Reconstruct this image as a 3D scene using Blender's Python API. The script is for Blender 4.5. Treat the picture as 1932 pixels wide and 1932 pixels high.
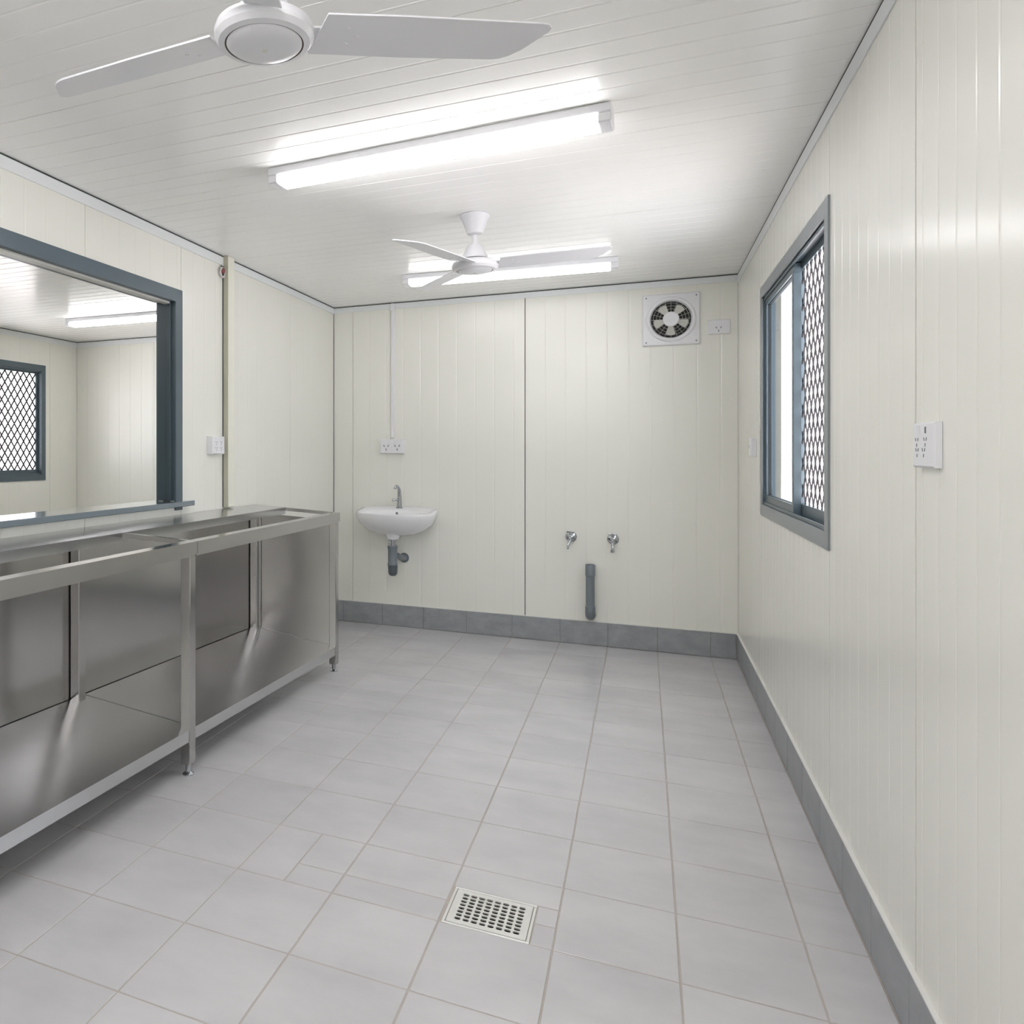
import bpy, bmesh, math, random
from mathutils import Matrix, Vector
random.seed(7)
PI = math.pi
for o in list(bpy.data.objects):
    bpy.data.objects.remove(o)
S = bpy.context.scene
C = S.collection

# ------------------------------------------------------------------ camera
F_PX, CX, CY, YAW, CAM_H, RES = 1451.23, 542.0, 852.56, 0.4335, 1.30, 1932.0
cam = bpy.data.cameras.new('camera')
cam.sensor_fit = 'HORIZONTAL'
cam.sensor_width = 36.0
cam.lens = F_PX / RES * 36.0
cam.shift_x = (RES / 2 - CX) / RES
cam.shift_y = (CY - RES / 2) / RES
cam.clip_start = 0.05
camo = bpy.data.objects.new('camera', cam)
C.objects.link(camo)
camo.location = (0, 0, CAM_H)
camo.rotation_euler = (PI / 2, 0, YAW)
S.camera = camo

# ------------------------------------------------------------------ sky and exposure
W = bpy.data.worlds.new('overcast_sky')
S.world = W
W.use_nodes = True
nt = W.node_tree
bg = nt.nodes['Background']
bg.inputs['Color'].default_value = (0.96, 0.965, 1.0, 1)
bg.inputs['Strength'].default_value = 3.2
sun = bpy.data.lights.new('sun', 'SUN')                 # high sun on the ground outside, along the outer walls
sun.energy = 15.0
sun.angle = math.radians(2)
sun.color = (0.98, 0.98, 1.0)
suno = bpy.data.objects.new('sun', sun)
C.objects.link(suno)
suno.rotation_euler = (math.radians(20), 0, 0)
LAMP = 17.0           # nearest batten; the far one is dimmed, the added fill battens boosted
S.view_settings.view_transform = 'Standard'
S.view_settings.look = 'None'
S.view_settings.gamma = 1.0
S.view_settings.use_curve_mapping = False
S.view_settings.exposure = 0.72
S.cycles.use_denoising = True
S.cycles.max_bounces = 14
S.cycles.diffuse_bounces = 7
S.cycles.glossy_bounces = 6
S.cycles.transparent_max_bounces = 12
S.cycles.sample_clamp_indirect = 8.0

# ------------------------------------------------------------------ measures (metres)
XR, XL, YB, H = 0.5411, -2.1783, 5.5627, 2.417       # right wall, left wall, back wall, ceiling
YF = -2.45                                           # wall behind the camera
XW, YN = -5.245, 6.22                                # room seen through the servery
TW = 0.10                                            # partition thickness

# ------------------------------------------------------------------ materials
def mat(name, col, rough=0.5, metal=0.0, spec=0.5, coat=0.0):
    m = bpy.data.materials.new(name)
    m.use_nodes = True
    b = m.node_tree.nodes['Principled BSDF']
    b.inputs['Base Color'].default_value = (*col, 1)
    b.inputs['Roughness'].default_value = rough
    b.inputs['Metallic'].default_value = metal
    b.inputs['Specular IOR Level'].default_value = spec
    b.inputs['Coat Weight'].default_value = coat
    b.inputs['Coat Roughness'].default_value = 0.12
    return m

def noise_mix(m, c1, c2, scale, detail=6.0, stretch=(1, 1, 1), lo=0.35, hi=0.65, rough=None, bump=0.0, bscale=None):
    """colour, roughness and fine relief from object-space noise"""
    t = m.node_tree; n = t.nodes; l = t.links
    b = n['Principled BSDF']
    tc = n.new('ShaderNodeTexCoord')
    geo = n.new('ShaderNodeNewGeometry')
    mp = n.new('ShaderNodeMapping')
    mp.inputs['Scale'].default_value = stretch
    l.new(geo.outputs['Position'], mp.inputs['Vector'])
    no = n.new('ShaderNodeTexNoise')
    no.inputs['Scale'].default_value = scale
    no.inputs['Detail'].default_value = detail
    no.inputs['Roughness'].default_value = 0.62
    l.new(mp.outputs[0], no.inputs['Vector'])
    rp = n.new('ShaderNodeValToRGB')
    rp.color_ramp.elements[0].position = lo
    rp.color_ramp.elements[1].position = hi
    rp.color_ramp.elements[0].color = (*c1, 1)
    rp.color_ramp.elements[1].color = (*c2, 1)
    l.new(no.outputs['Fac'], rp.inputs['Fac'])
    l.new(rp.outputs['Color'], b.inputs['Base Color'])
    if rough:
        mr = n.new('ShaderNodeMapRange')
        mr.inputs['To Min'].default_value = rough[0]
        mr.inputs['To Max'].default_value = rough[1]
        l.new(no.outputs['Fac'], mr.inputs['Value'])
        l.new(mr.outputs[0], b.inputs['Roughness'])
    if bump:
        n2 = n.new('ShaderNodeTexNoise')
        n2.inputs['Scale'].default_value = bscale or scale
        n2.inputs['Detail'].default_value = 4
        l.new(mp.outputs[0], n2.inputs['Vector'])
        bp = n.new('ShaderNodeBump')
        bp.inputs['Strength'].default_value = bump
        bp.inputs['Distance'].default_value = 0.002
        l.new(n2.outputs['Fac'], bp.inputs['Height'])
        l.new(bp.outputs[0], b.inputs['Normal'])
    return m, rp

M = {}
M['panel'] = mat('cream_panel', (0.8, 0.795, 0.74), 0.24, spec=0.55)
noise_mix(M['panel'], (0.795, 0.79, 0.735), (0.805, 0.80, 0.745), 1.3, 2.0)
M['ceiling'] = mat('white_ceiling_panel', (0.79, 0.79, 0.765), 0.24, spec=0.5)
noise_mix(M['ceiling'], (0.91, 0.905, 0.89), (0.92, 0.915, 0.90), 1.1, 2.0)
M['core'] = mat('panel_core', (0.12, 0.115, 0.10), 0.9)
M['cornice'] = mat('cornice_white', (0.74, 0.76, 0.77), 0.35)
M['gapshade'] = mat('dark_gap_shade', (0.045, 0.05, 0.05), 0.8)  # near-black colour standing in for shade in narrow gaps
M['post'] = mat('cream_post', (0.78, 0.77, 0.68), 0.35)
M['olive'] = mat('beige_olive_return', (0.46, 0.45, 0.36), 0.5)
M['sill'] = mat('slate_blue_gloss', (0.13, 0.17, 0.20), 0.22, spec=0.8, coat=1.0)
M['tile'] = mat('grey_floor_tile', (0.4, 0.4, 0.41), 0.34, spec=0.5)
_, rp = noise_mix(M['tile'], (0.465, 0.458, 0.475), (0.565, 0.558, 0.572), 3.2, 8.0, (0.7, 1.25, 1), 0.25, 0.75, rough=(0.22, 0.27), bump=0.05, bscale=60)
# each tile a touch lighter or darker
t = M['tile'].node_tree
oi = t.nodes.new('ShaderNodeObjectInfo')
mr = t.nodes.new('ShaderNodeMapRange'); mr.inputs['To Min'].default_value = 0.965; mr.inputs['To Max'].default_value = 1.035
t.links.new(oi.outputs['Random'], mr.inputs['Value'])
mx = t.nodes.new('ShaderNodeMix'); mx.data_type = 'RGBA'; mx.blend_type = 'MULTIPLY'; mx.inputs['Factor'].default_value = 1
t.links.new(rp.outputs['Color'], mx.inputs['A'])
t.links.new(mr.outputs[0], mx.inputs['B'])
t.links.new(mx.outputs['Result'], t.nodes['Principled BSDF'].inputs['Base Color'])
M['skirt'] = mat('slate_skirting_tile', (0.22, 0.23, 0.245), 0.38)
noise_mix(M['skirt'], (0.255, 0.268, 0.285), (0.33, 0.34, 0.357), 9.0, 8.0, (1, 1, 1.6), rough=(0.32, 0.5))
M['grout'] = mat('grout', (0.40, 0.365, 0.33), 0.85)
M['caulk'] = mat('white_caulk', (0.72, 0.72, 0.70), 0.5)
M['concrete'] = mat('concrete', (0.40, 0.39, 0.37), 0.8)
noise_mix(M['concrete'], (0.36, 0.35, 0.33), (0.45, 0.44, 0.42), 5.0)
M['frame'] = mat('slate_blue_powdercoat', (0.085, 0.118, 0.142), 0.33, spec=0.5)
M['framedark'] = mat('slate_dark_jamb', (0.055, 0.08, 0.095), 0.4)
M['alu'] = mat('grey_aluminium_flange', (0.20, 0.225, 0.245), 0.30, spec=0.8)
M['gasket'] = mat('black_gasket', (0.012, 0.014, 0.017), 0.6)
M['grille'] = mat('security_grille', (0.07, 0.066, 0.07), 0.6, spec=0.2)
M['steel'] = mat('brushed_stainless', (0.56, 0.55, 0.53), 0.17, metal=1.0)
noise_mix(M['steel'], (0.48, 0.472, 0.468), (0.50, 0.492, 0.488), 2.5, 2.0)
M['steelsatin'] = mat('satin_stainless', (0.6, 0.6, 0.595), 0.23, metal=1.0)
noise_mix(M['steelsatin'], (0.60, 0.60, 0.61), (0.63, 0.63, 0.64), 2.0, 3.0)
M['chrome'] = mat('chrome', (0.50, 0.52, 0.55), 0.12, metal=1.0)
M['ceramic'] = mat('white_ceramic', (0.80, 0.80, 0.82), 0.10, spec=0.6)
M['white'] = mat('white_plastic', (0.77, 0.77, 0.80), 0.32)
M['fanwhite'] = mat('white_enamel', (0.70, 0.70, 0.73), 0.30)
M['offwhite'] = mat('pale_grey_plastic', (0.60, 0.60, 0.56), 0.4)
M['slot'] = mat('dark_slot', (0.16, 0.16, 0.17), 0.6)
M['bronze'] = mat('brown_shadow_line', (0.10, 0.075, 0.06), 0.5)
M['dark'] = mat('dark_void', (0.012, 0.012, 0.011), 0.7)
M['pvc'] = mat('grey_pvc', (0.17, 0.195, 0.22), 0.38)
M['pvcdark'] = mat('dark_grey_pvc', (0.075, 0.09, 0.105), 0.4)
M['drain'] = mat('pale_drain_grate', (0.68, 0.68, 0.66), 0.30, metal=0.35)
M['red'] = mat('dark_red_plastic', (0.22, 0.06, 0.07), 0.4)
M['clear'] = mat('pale_ring', (0.62, 0.60, 0.60), 0.25)
M['ground'] = mat('pale_red_earth', (0.62, 0.50, 0.44), 0.95)
noise_mix(M['ground'], (0.60, 0.55, 0.53), (0.72, 0.68, 0.66), 0.8)

def emission(name, col, strength):
    m = bpy.data.materials.new(name); m.use_nodes = True
    n = m.node_tree.nodes; n.clear()
    e = n.new('ShaderNodeEmission'); e.inputs[0].default_value = (*col, 1); e.inputs[1].default_value = strength
    o = n.new('ShaderNodeOutputMaterial'); m.node_tree.links.new(e.outputs[0], o.inputs[0])
    return m
M['lamp'] = emission('lit_diffuser', (1.0, 0.985, 0.99), LAMP)
M['lamp_dim'] = emission('lit_diffuser_dimmed', (1.0, 0.985, 0.99), LAMP * 0.32)  # far batten turned down to soften the hot spot on the back wall
M['lamp_fill'] = emission('lit_diffuser_fill', (1.0, 0.985, 0.99), LAMP * 1.5)  # boosted glow for the added battens out of view

def glass(name, tint):
    m = bpy.data.materials.new(name); m.use_nodes = True
    n = m.node_tree.nodes; l = m.node_tree.links; n.clear()
    tr = n.new('ShaderNodeBsdfTransparent'); tr.inputs[0].default_value = (*tint, 1)
    gl = n.new('ShaderNodeBsdfGlossy'); gl.inputs['Roughness'].default_value = 0.02
    lw = n.new('ShaderNodeLayerWeight'); lw.inputs[0].default_value = 0.5
    pw = n.new('ShaderNodeMath'); pw.operation = 'POWER'; pw.inputs[1].default_value = 5.0
    l.new(lw.outputs['Facing'], pw.inputs[0])
    fr = n.new('ShaderNodeMath'); fr.operation = 'MULTIPLY_ADD'; fr.inputs[1].default_value = 0.75; fr.inputs[2].default_value = 0.05
    l.new(pw.outputs[0], fr.inputs[0])
    mx = n.new('ShaderNodeMixShader'); o = n.new('ShaderNodeOutputMaterial')
    l.new(fr.outputs[0], mx.inputs[0]); l.new(tr.outputs[0], mx.inputs[1]); l.new(gl.outputs[0], mx.inputs[2]); l.new(mx.outputs[0], o.inputs[0])
    return m
M['glass'] = glass('window_glass', (0.90, 0.94, 0.96))

# ------------------------------------------------------------------ object helpers
MW = {}          # own record of top-level matrices

def meta(o, label=None, cat=None, group=None, kind=None):
    if label: o['label'] = label
    if cat: o['category'] = cat
    if group: o['group'] = group
    if kind: o['kind'] = kind
    return o

def thing(name, label, cat=None, loc=(0, 0, 0), rotz=0.0, group=None, kind=None):
    o = bpy.data.objects.new(name, None)
    o.empty_display_size = 0.05
    C.objects.link(o)
    o.location = loc; o.rotation_euler = (0, 0, rotz)
    MW[o.name] = Matrix.Translation(loc) @ Matrix.Rotation(rotz, 4, 'Z')
    return meta(o, label, cat, group, kind)

def root_of(o):
    while o.parent: o = o.parent
    return o

def obj(name, bm, m, parent=None, world=True, smooth=0.0, kind=None, label=None):
    """link a bmesh as one mesh object; world=True: coordinates are world ones"""
    if parent is not None and world:
        bm.transform(MW[root_of(parent).name].inverted())
    loc = None
    if parent is None:
        xs = [v.co.x for v in bm.verts]; ys = [v.co.y for v in bm.verts]; zs = [v.co.z for v in bm.verts]
        loc = Vector(((min(xs) + max(xs)) / 2, (min(ys) + max(ys)) / 2, min(zs)))
        bm.transform(Matrix.Translation(-loc))
    bmesh.ops.recalc_face_normals(bm, faces=bm.faces)
    me = bpy.data.meshes.new(name)
    bm.to_mesh(me); bm.free()
    me.materials.append(M[m])
    if smooth:
        for p in me.polygons: p.use_smooth = True
        me.set_sharp_from_angle(angle=math.radians(smooth))
    o = bpy.data.objects.new(name, me)
    C.objects.link(o)
    if parent is not None: o.parent = parent
    else:
        o.location = loc
        MW[o.name] = Matrix.Translation(loc)
    if kind: o['kind'] = kind
    if label: o['label'] = label
    return o

def copy_tree(o, parent=None):
    c = o.copy(); C.objects.link(c)
    if parent is not None: c.parent = parent
    for ch in list(o.children): copy_tree(ch, c)
    return c

def new(): return bmesh.new()

def box(bm, x0, x1, y0, y1, z0, z1, bev=0.0):
    x0, x1 = sorted((x0, x1)); y0, y1 = sorted((y0, y1)); z0, z1 = sorted((z0, z1))
    vs = [bm.verts.new((x, y, z)) for z in (z0, z1) for y in (y0, y1) for x in (x0, x1)]
    fs = [bm.faces.new([vs[i] for i in q]) for q in ((0, 2, 3, 1), (4, 5, 7, 6), (0, 1, 5, 4), (2, 6, 7, 3), (0, 4, 6, 2), (1, 3, 7, 5))]
    if bev:
        es = {e for f in fs for e in f.edges}
        bmesh.ops.bevel(bm, geom=list(es), offset=bev, segments=1, affect='EDGES')
    return bm

def bx(x0, x1, y0, y1, z0, z1, bev=0.0): return box(new(), x0, x1, y0, y1, z0, z1, bev)

def hexa(bm, p):
    """eight corners: 0-3 bottom loop, 4-7 top loop"""
    vs = [bm.verts.new(q) for q in p]
    for q in ((3, 2, 1, 0), (4, 5, 6, 7), (0, 1, 5, 4), (1, 2, 6, 5), (2, 3, 7, 6), (3, 0, 4, 7)):
        bm.faces.new([vs[i] for i in q])
    return bm

def lathe(bm, prof, axis='Z', c=(0, 0, 0), seg=40, cap=True):
    rings = []
    for r, h in prof:
        ring = []
        for i in range(seg):
            a = 2 * PI * i / seg
            p = {'Z': (r * math.cos(a), r * math.sin(a), h), 'Y': (r * math.cos(a), h, r * math.sin(a)), 'X': (h, r * math.cos(a), r * math.sin(a))}[axis]
            ring.append(bm.verts.new((c[0] + p[0], c[1] + p[1], c[2] + p[2])))
        rings.append(ring)
    for A, B in zip(rings, rings[1:]):
        for i in range(seg):
            j = (i + 1) % seg
            bm.faces.new((A[i], A[j], B[j], B[i]))
    if cap:
        bm.faces.new(rings[0][::-1]); bm.faces.new(rings[-1])
    return bm

def tube(bm, pts, r, seg=14, cap=True, closed=False):
    pts = [Vector(p) for p in pts]
    n = len(pts); rings = []
    rad = r if isinstance(r, (list, tuple)) else [r] * n
    up = Vector((0.13, 0.21, 0.97))
    for i, p in enumerate(pts):
        if closed: d = (pts[(i + 1) % n] - pts[i - 1])
        else: d = pts[min(i + 1, n - 1)] - pts[max(i - 1, 0)]
        d.normalize()
        s = d.cross(up)
        if s.length < 1e-3: s = d.cross(Vector((1, 0, 0)))
        s.normalize(); u = s.cross(d)
        rings.append([bm.verts.new(p + rad[i] * (math.cos(2 * PI * k / seg) * s + math.sin(2 * PI * k / seg) * u)) for k in range(seg)])
    prs = list(zip(rings, rings[1:])) + ([(rings[-1], rings[0])] if closed else [])
    for A, B in prs:
        for k in range(seg):
            j = (k + 1) % seg
            bm.faces.new((A[k], A[j], B[j], B[k]))
    if cap and not closed:
        bm.faces.new(rings[0][::-1]); bm.faces.new(rings[-1])
    return bm

def arc(c, r, a0, a1, n, plane):
    out = []
    for i in range(n + 1):
        a = a0 + (a1 - a0) * i / n
        u, v = r * math.cos(a), r * math.sin(a)
        out.append({'YZ': (c[0], c[1] + u, c[2] + v), 'XZ': (c[0] + u, c[1], c[2] + v), 'XY': (c[0] + u, c[1] + v, c[2])}[plane])
    return out

# ------------------------------------------------------------------ ribbed panels
def ribbed(s0, s1, e0, e1, place, pitch, phase, w=0.011, d=0.0014, t=0.028):
    """panel from s0 to s1, extruded e0..e1; place(s, e, depth) -> point; shallow V grooves every pitch"""
    bm = new()
    prof = [(s0, 0.0)]
    k = math.ceil((s0 + w - phase) / pitch)
    while phase + k * pitch < s1 - w:
        c = phase + k * pitch
        prof += [(c - w / 2, 0), (c - w * 0.12, d), (c + w * 0.12, d), (c + w / 2, 0)]
        k += 1
    prof.append((s1, 0.0))
    A = [bm.verts.new(place(s, e0, q)) for s, q in prof]
    B = [bm.verts.new(place(s, e1, q)) for s, q in prof]
    for i in range(len(prof) - 1):
        bm.faces.new((A[i], A[i + 1], B[i + 1], B[i]))
    a0, a1 = bm.verts.new(place(s0, e0, t)), bm.verts.new(place(s1, e0, t))
    b0, b1 = bm.verts.new(place(s0, e1, t)), bm.verts.new(place(s1, e1, t))
    bm.faces.new((a0, b0, b1, a1))
    bm.faces.new((A[0], B[0], b0, a0)); bm.faces.new((A[-1], a1, b1, B[-1]))
    bm.faces.new(A[::-1] + [a0, a1][:0] + [a0, a1]) if False else None
    bm.faces.new([a0] + A + [a1]); bm.faces.new([b0] + B + [b1])
    return bm

def rect_minus(s0, s1, e0, e1, hole):
    if not hole: return [(s0, s1, e0, e1)]
    h0, h1, g0, g1 = hole
    if h1 <= s0 or h0 >= s1: return [(s0, s1, e0, e1)]
    out = []
    a, b = max(s0, h0), min(s1, h1)
    if a > s0: out.append((s0, a, e0, e1))
    if b < s1: out.append((b, s1, e0, e1))
    if g0 > e0: out.append((a, b, e0, g0))
    if g1 < e1: out.append((a, b, g1, e1))
    return out

def clad(parent, seams, e0, e1, place, pitch, hole=None, mt='panel', gap=0.003, w=0.011, d=0.0014, gaps=None, name='panel'):
    for i, (a, b) in enumerate(zip(seams, seams[1:])):
        ga = (gaps or {}).get(i, gap) / 2
        gb = (gaps or {}).get(i + 1, gap) / 2
        for s0, s1, f0, f1 in rect_minus(a + ga, b - gb, e0, e1, hole):
            if s1 - s0 > 0.004 and f1 - f0 > 0.004:
                obj(name, ribbed(s0, s1, f0, f1, place, pitch, a, w, d), mt, parent)

def backing(name, pieces, label):
    bm = new()
    for p in pieces: box(bm, *p)
    o = obj(name, bm, 'core')
    return meta(o, label, kind='structure')

# right wall with its window hole
WY0, WY1, WZ0, WZ1 = 2.953, 4.521, 0.985, 2.121
hole_r = (WY0 + 0.045, WY1 - 0.045, WZ0 + 0.045, WZ1 - 0.045)
VR0, VR1 = -1.85, -0.28  # span of the added window behind the viewpoint
hole_r2 = (VR0 + 0.045, VR1 - 0.045, WZ0 + 0.045, WZ1 - 0.045)
def backing_rects(s0, s1, hole, grow=0.0):
    g = grow
    return rect_minus(s0, s1, -0.13, H + 0.1, (hole[0] - g, hole[1] + g, hole[2] - g, hole[3] + g))
wall_right = backing('wall_right', [(XR + 0.028, XR + 0.09, a, b, c, d) for a, b, c, d in backing_rects(YF, -0.1, hole_r2, 0.09) + backing_rects(-0.1, YB + 0.09, hole_r, 0.09)],
                     'cream ribbed insulated panel wall on the right with the sliding window')
clad(wall_right, [YF, -1.20, -0.375, -0.1], 0, H, lambda s, e, q: (XR + q, s, e), 0.098, hole_r2, d=0.0007)
clad(wall_right, [-0.1, 0.445, 1.275, 2.105, 2.963, 3.765, 4.575, YB], 0, H, lambda s, e, q: (XR + q, s, e), 0.098, hole_r, gaps={3: 0.009, 4: 0.004}, d=0.0006)
# back wall
wall_back = backing('wall_back', [(XL - 0.05, XR + 0.028, YB + 0.028, YB + 0.09, -0.13, H + 0.1)], 'cream ribbed panel wall at the far end behind the wash basin')
clad(wall_back, [XL, -2.02, -0.748, XR], 0, H, lambda s, e, q: (s, YB + q, e), 0.1325, gaps={2: 0.006}, w=0.012, d=0.0008)
# left wall with the servery opening
OY0, OY1, OZ0, OZ1 = 0.95, 3.335, 1.02, 2.075
hole_l = (OY0, OY1, OZ0, OZ1)
wall_left = backing('wall_left', [(XL - TW + 0.028, XL - 0.028, a, b, c, d) for a, b, c, d in backing_rects(YF, YN, hole_l)],
                    'cream panel partition on the left with the wide servery opening')
clad(wall_left, [YF, 0.1, 0.95, 1.80, 2.635, 3.392, 3.90, 4.75, YB], 0, H, lambda s, e, q: (XL - q, s, e), 0.12, hole_l, w=0.010, d=0.0007)
clad(wall_left, [YF, 0.1, 0.95, 1.80, 2.635, 3.392, 3.90, 4.75, 5.6, YN], 0, H, lambda s, e, q: (XL - TW + q, s, e), 0.12, hole_l, w=0.010, d=0.0007)
# wall behind the camera
wall_front = backing('wall_front', [(XW - 0.05, XR + 0.028, YF - 0.09, YF - 0.028, -0.13, H + 0.1)], 'cream panel wall closing the room behind the viewpoint')
clad(wall_front, [XL, -1.3, -0.4, XR], 0, H, lambda s, e, q: (s, YF - q, e), 0.1325)
clad(wall_front, [XW, -4.3, -3.3, XL - TW], 0, H, lambda s, e, q: (s, YF - q, e), 0.1325)
# room beyond the servery
VY0, VY1, VZ0, VZ1 = 4.19, 5.762, 1.028, 2.132
hole_w = (VY0 + 0.045, VY1 - 0.045, VZ0 + 0.045, VZ1 - 0.045)
wall_west = backing('wall_west', [(XW - 0.09, XW - 0.028, a, b, c, d) for a, b, c, d in backing_rects(YF, YN + 0.09, hole_w, 0.06)],
                    'cream outer wall of the neighbouring room seen through the servery')
clad(wall_west, [YF, 0.0, 1.3, 2.5, 3.7, 4.9, 5.83, YN], 0, H, lambda s, e, q: (XW - q, s, e), 0.13, hole_w, w=0.010, d=0.0007)
wall_north = backing('wall_north', [(XW - 0.05, XL - TW + 0.028, YN + 0.028, YN + 0.09, -0.13, H + 0.1)], 'cream ribbed end wall of the neighbouring room seen through the servery')
clad(wall_north, [XW, -4.3, -3.15, XL - TW], 0, H, lambda s, e, q: (s, YN + q, e), 0.1325)

# ceilings
ceiling = obj('ceiling', bx(XL - 0.03, XR + 0.03, YF - 0.03, YB + 0.03, H + 0.028, H + 0.09), 'core')
meta(ceiling, 'glossy white ribbed panel ceiling over the main room', kind='structure')
seams = [YF - 0.02] + [-1.95 + 0.98 * i for i in range(8)]
seams = [s for s in seams if s < YB - 0.1] + [YB + 0.02]
clad(ceiling, seams, XL - 0.02, XR + 0.02, lambda s, e, q: (e, s, H + q), 0.098, mt='ceiling', gap=0.003, w=0.012, d=0.0013, name='ceiling_panel')
ceil2 = obj('ceiling', bx(XW - 0.03, XL - TW + 0.03, YF - 0.03, YN + 0.03, H + 0.028, H + 0.09), 'core')
meta(ceil2, 'glossy white ribbed panel ceiling over the neighbouring room', kind='structure')
seams = [YF - 0.02, -1.95, -0.97, 0.01, 0.99, 1.97, 2.95, 3.93, 4.91, YN + 0.02]
clad(ceil2, seams, XW - 0.02, XL - TW + 0.02, lambda s, e, q: (e, s, H + q), 0.098, mt='ceiling', gap=0.003, w=0.012, d=0.0013, name='ceiling_panel')

# cornices: white angle strips with a dark strip above as painted gap shade
def cornice(n, x0, x1, y0, y1, label, inward, drop=0.056):
    o = obj(f'trim_{n}', bx(x0, x1, y0, y1, H - drop, H - 0.007, 0.0008), 'cornice')
    meta(o, label, kind='structure')
    ix, iy = inward
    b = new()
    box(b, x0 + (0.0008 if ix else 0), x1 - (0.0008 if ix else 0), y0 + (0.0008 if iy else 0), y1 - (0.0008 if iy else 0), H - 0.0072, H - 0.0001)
    obj('gap_shade', b, 'gapshade', o)  # solid dark strip in place of the gap's shadow and dirt
    return o
ct = 0.005
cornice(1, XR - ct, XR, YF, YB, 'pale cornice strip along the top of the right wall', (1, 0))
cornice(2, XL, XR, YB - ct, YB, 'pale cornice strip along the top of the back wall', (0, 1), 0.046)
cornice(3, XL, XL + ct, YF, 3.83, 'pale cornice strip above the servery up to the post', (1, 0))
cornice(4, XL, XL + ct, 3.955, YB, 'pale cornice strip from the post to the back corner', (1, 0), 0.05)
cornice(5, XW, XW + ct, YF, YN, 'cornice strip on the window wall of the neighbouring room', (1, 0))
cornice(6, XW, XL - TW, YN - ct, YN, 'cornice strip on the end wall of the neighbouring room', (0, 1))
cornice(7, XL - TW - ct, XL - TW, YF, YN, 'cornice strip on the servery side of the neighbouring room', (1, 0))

# post where the two modules join on the left wall
post = obj('trim_8', bx(XL, XL + 0.036, 3.832, 3.905, 0.985, H - 0.0005, 0.003), 'post')
meta(post, 'cream square joint post on the left wall beside the servery', kind='structure')
obj('return_strip', bx(XL + 0.001, XL + 0.034, 3.829, 3.8318, 0.985, H - 0.001), 'olive', post)
obj('gap_shade', bx(XL + 0.0005, XL + 0.004, 3.825, 3.829, 0.985, H - 0.057), 'gapshade', post)  # dark strip painting shade into the joint at the wall
# corner seams
for n, (x, y, lab) in enumerate(((XL, YB, 'thin dark sealant joint in the left back corner'), (XR, YB, 'thin dark sealant joint in the right back corner'),
                                 (XW, YN, 'thin dark sealant joint in the corner of the neighbouring room'))):
    sx = -1 if x == XR else 1
    o = obj(f'trim_{9 + n}', bx(x, x + sx * 0.0045, y - 0.0045, y, 0, H - 0.05), 'offwhite' if n else 'slot')
    meta(o, lab, kind='structure')

# ------------------------------------------------------------------ floor, tile by tile
DX0, DX1, DY0, DY1 = -0.509, -0.274, 2.110, 2.300            # floor drain
bm = new()
for a, b, c, d in rect_minus(XL, XR, YF, YB, (DX0 + 0.012, DX1 - 0.012, DY0 + 0.012, DY1 - 0.012)):
    box(bm, a, b, c, d, -0.12, -0.0018)
floor = obj('floor', bm, 'grout')
meta(floor, 'grey square-tiled floor of the main room with beige grout', kind='structure')
cols = [XL + 0.004, -2.095, -1.782, -1.468, -1.150, -0.834, -0.516, -0.2155, 0.083, 0.386, XR - 0.011]
rows = [YF, -2.21, -1.895, -1.58, -1.265, -0.95, -0.64, -0.33, -0.02, 0.29, 0.60, 0.905, 1.208, 1.511, 1.809, 2.1125, 2.4255, 2.7385, 3.0569, 3.372, 3.687, 4.002, 4.317, 4.632, 4.947, 5.26, YB - 0.011]
G = 0.0044
tile_cache = {}
def tile(x0, x1, y0, y1, parent=floor, m='tile'):
    x0 += G / 2; x1 -= G / 2; y0 += G / 2; y1 -= G / 2
    key = (round(x1 - x0, 4), round(y1 - y0, 4))
    if key not in tile_cache:
        b = bx(0, key[0], 0, key[1], -0.009, 0.0, 0)
        top = [e for e in b.edges if all(v.co.z > -0.001 for v in e.verts)]
        bmesh.ops.bevel(b, geom=top, offset=0.0011, segments=1, affect='EDGES')
        me = bpy.data.meshes.new('tile'); b.to_mesh(me); b.free(); me.materials.append(M[m])
        tile_cache[key] = me
    o = bpy.data.objects.new('tile', tile_cache[key])
    C.objects.link(o); o.parent = parent
    o.location = Vector((x0, y0, random.uniform(-0.0003, 0.0001))) - MW[parent.name].translation
    return o
for i in range(len(cols) - 1):
    for j in range(len(rows) - 1):
        x0, x1, y0, y1 = cols[i], cols[i + 1], rows[j], rows[j + 1]
        if j == 15 and i == 6:                                    # cut round the drain
            tile(x0, x1, DY1 + 0.001, y1)
            tile(DX1, x1, 2.212, DY1 + 0.001); tile(DX1, x1, y0, 2.212)
        elif j == 15 and i == 5:                                  # fall cut left of the drain
            tile(x0, x1, y0, 2.222); tile(x0, x1, 2.222, y1)
        elif j == 15 and i == 4:
            tile(x0, -0.99, y0, y1); tile(-0.99, x1, y0, 2.222); tile(-0.99, x1, 2.222, y1)
        else:
            tile(x0, x1, y0, y1)
floor2 = obj('floor', bx(XW, XL, YF, YN, -0.12, 0.0), 'concrete')
meta(floor2, 'plain grey floor of the neighbouring room behind the servery', kind='structure')

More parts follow.
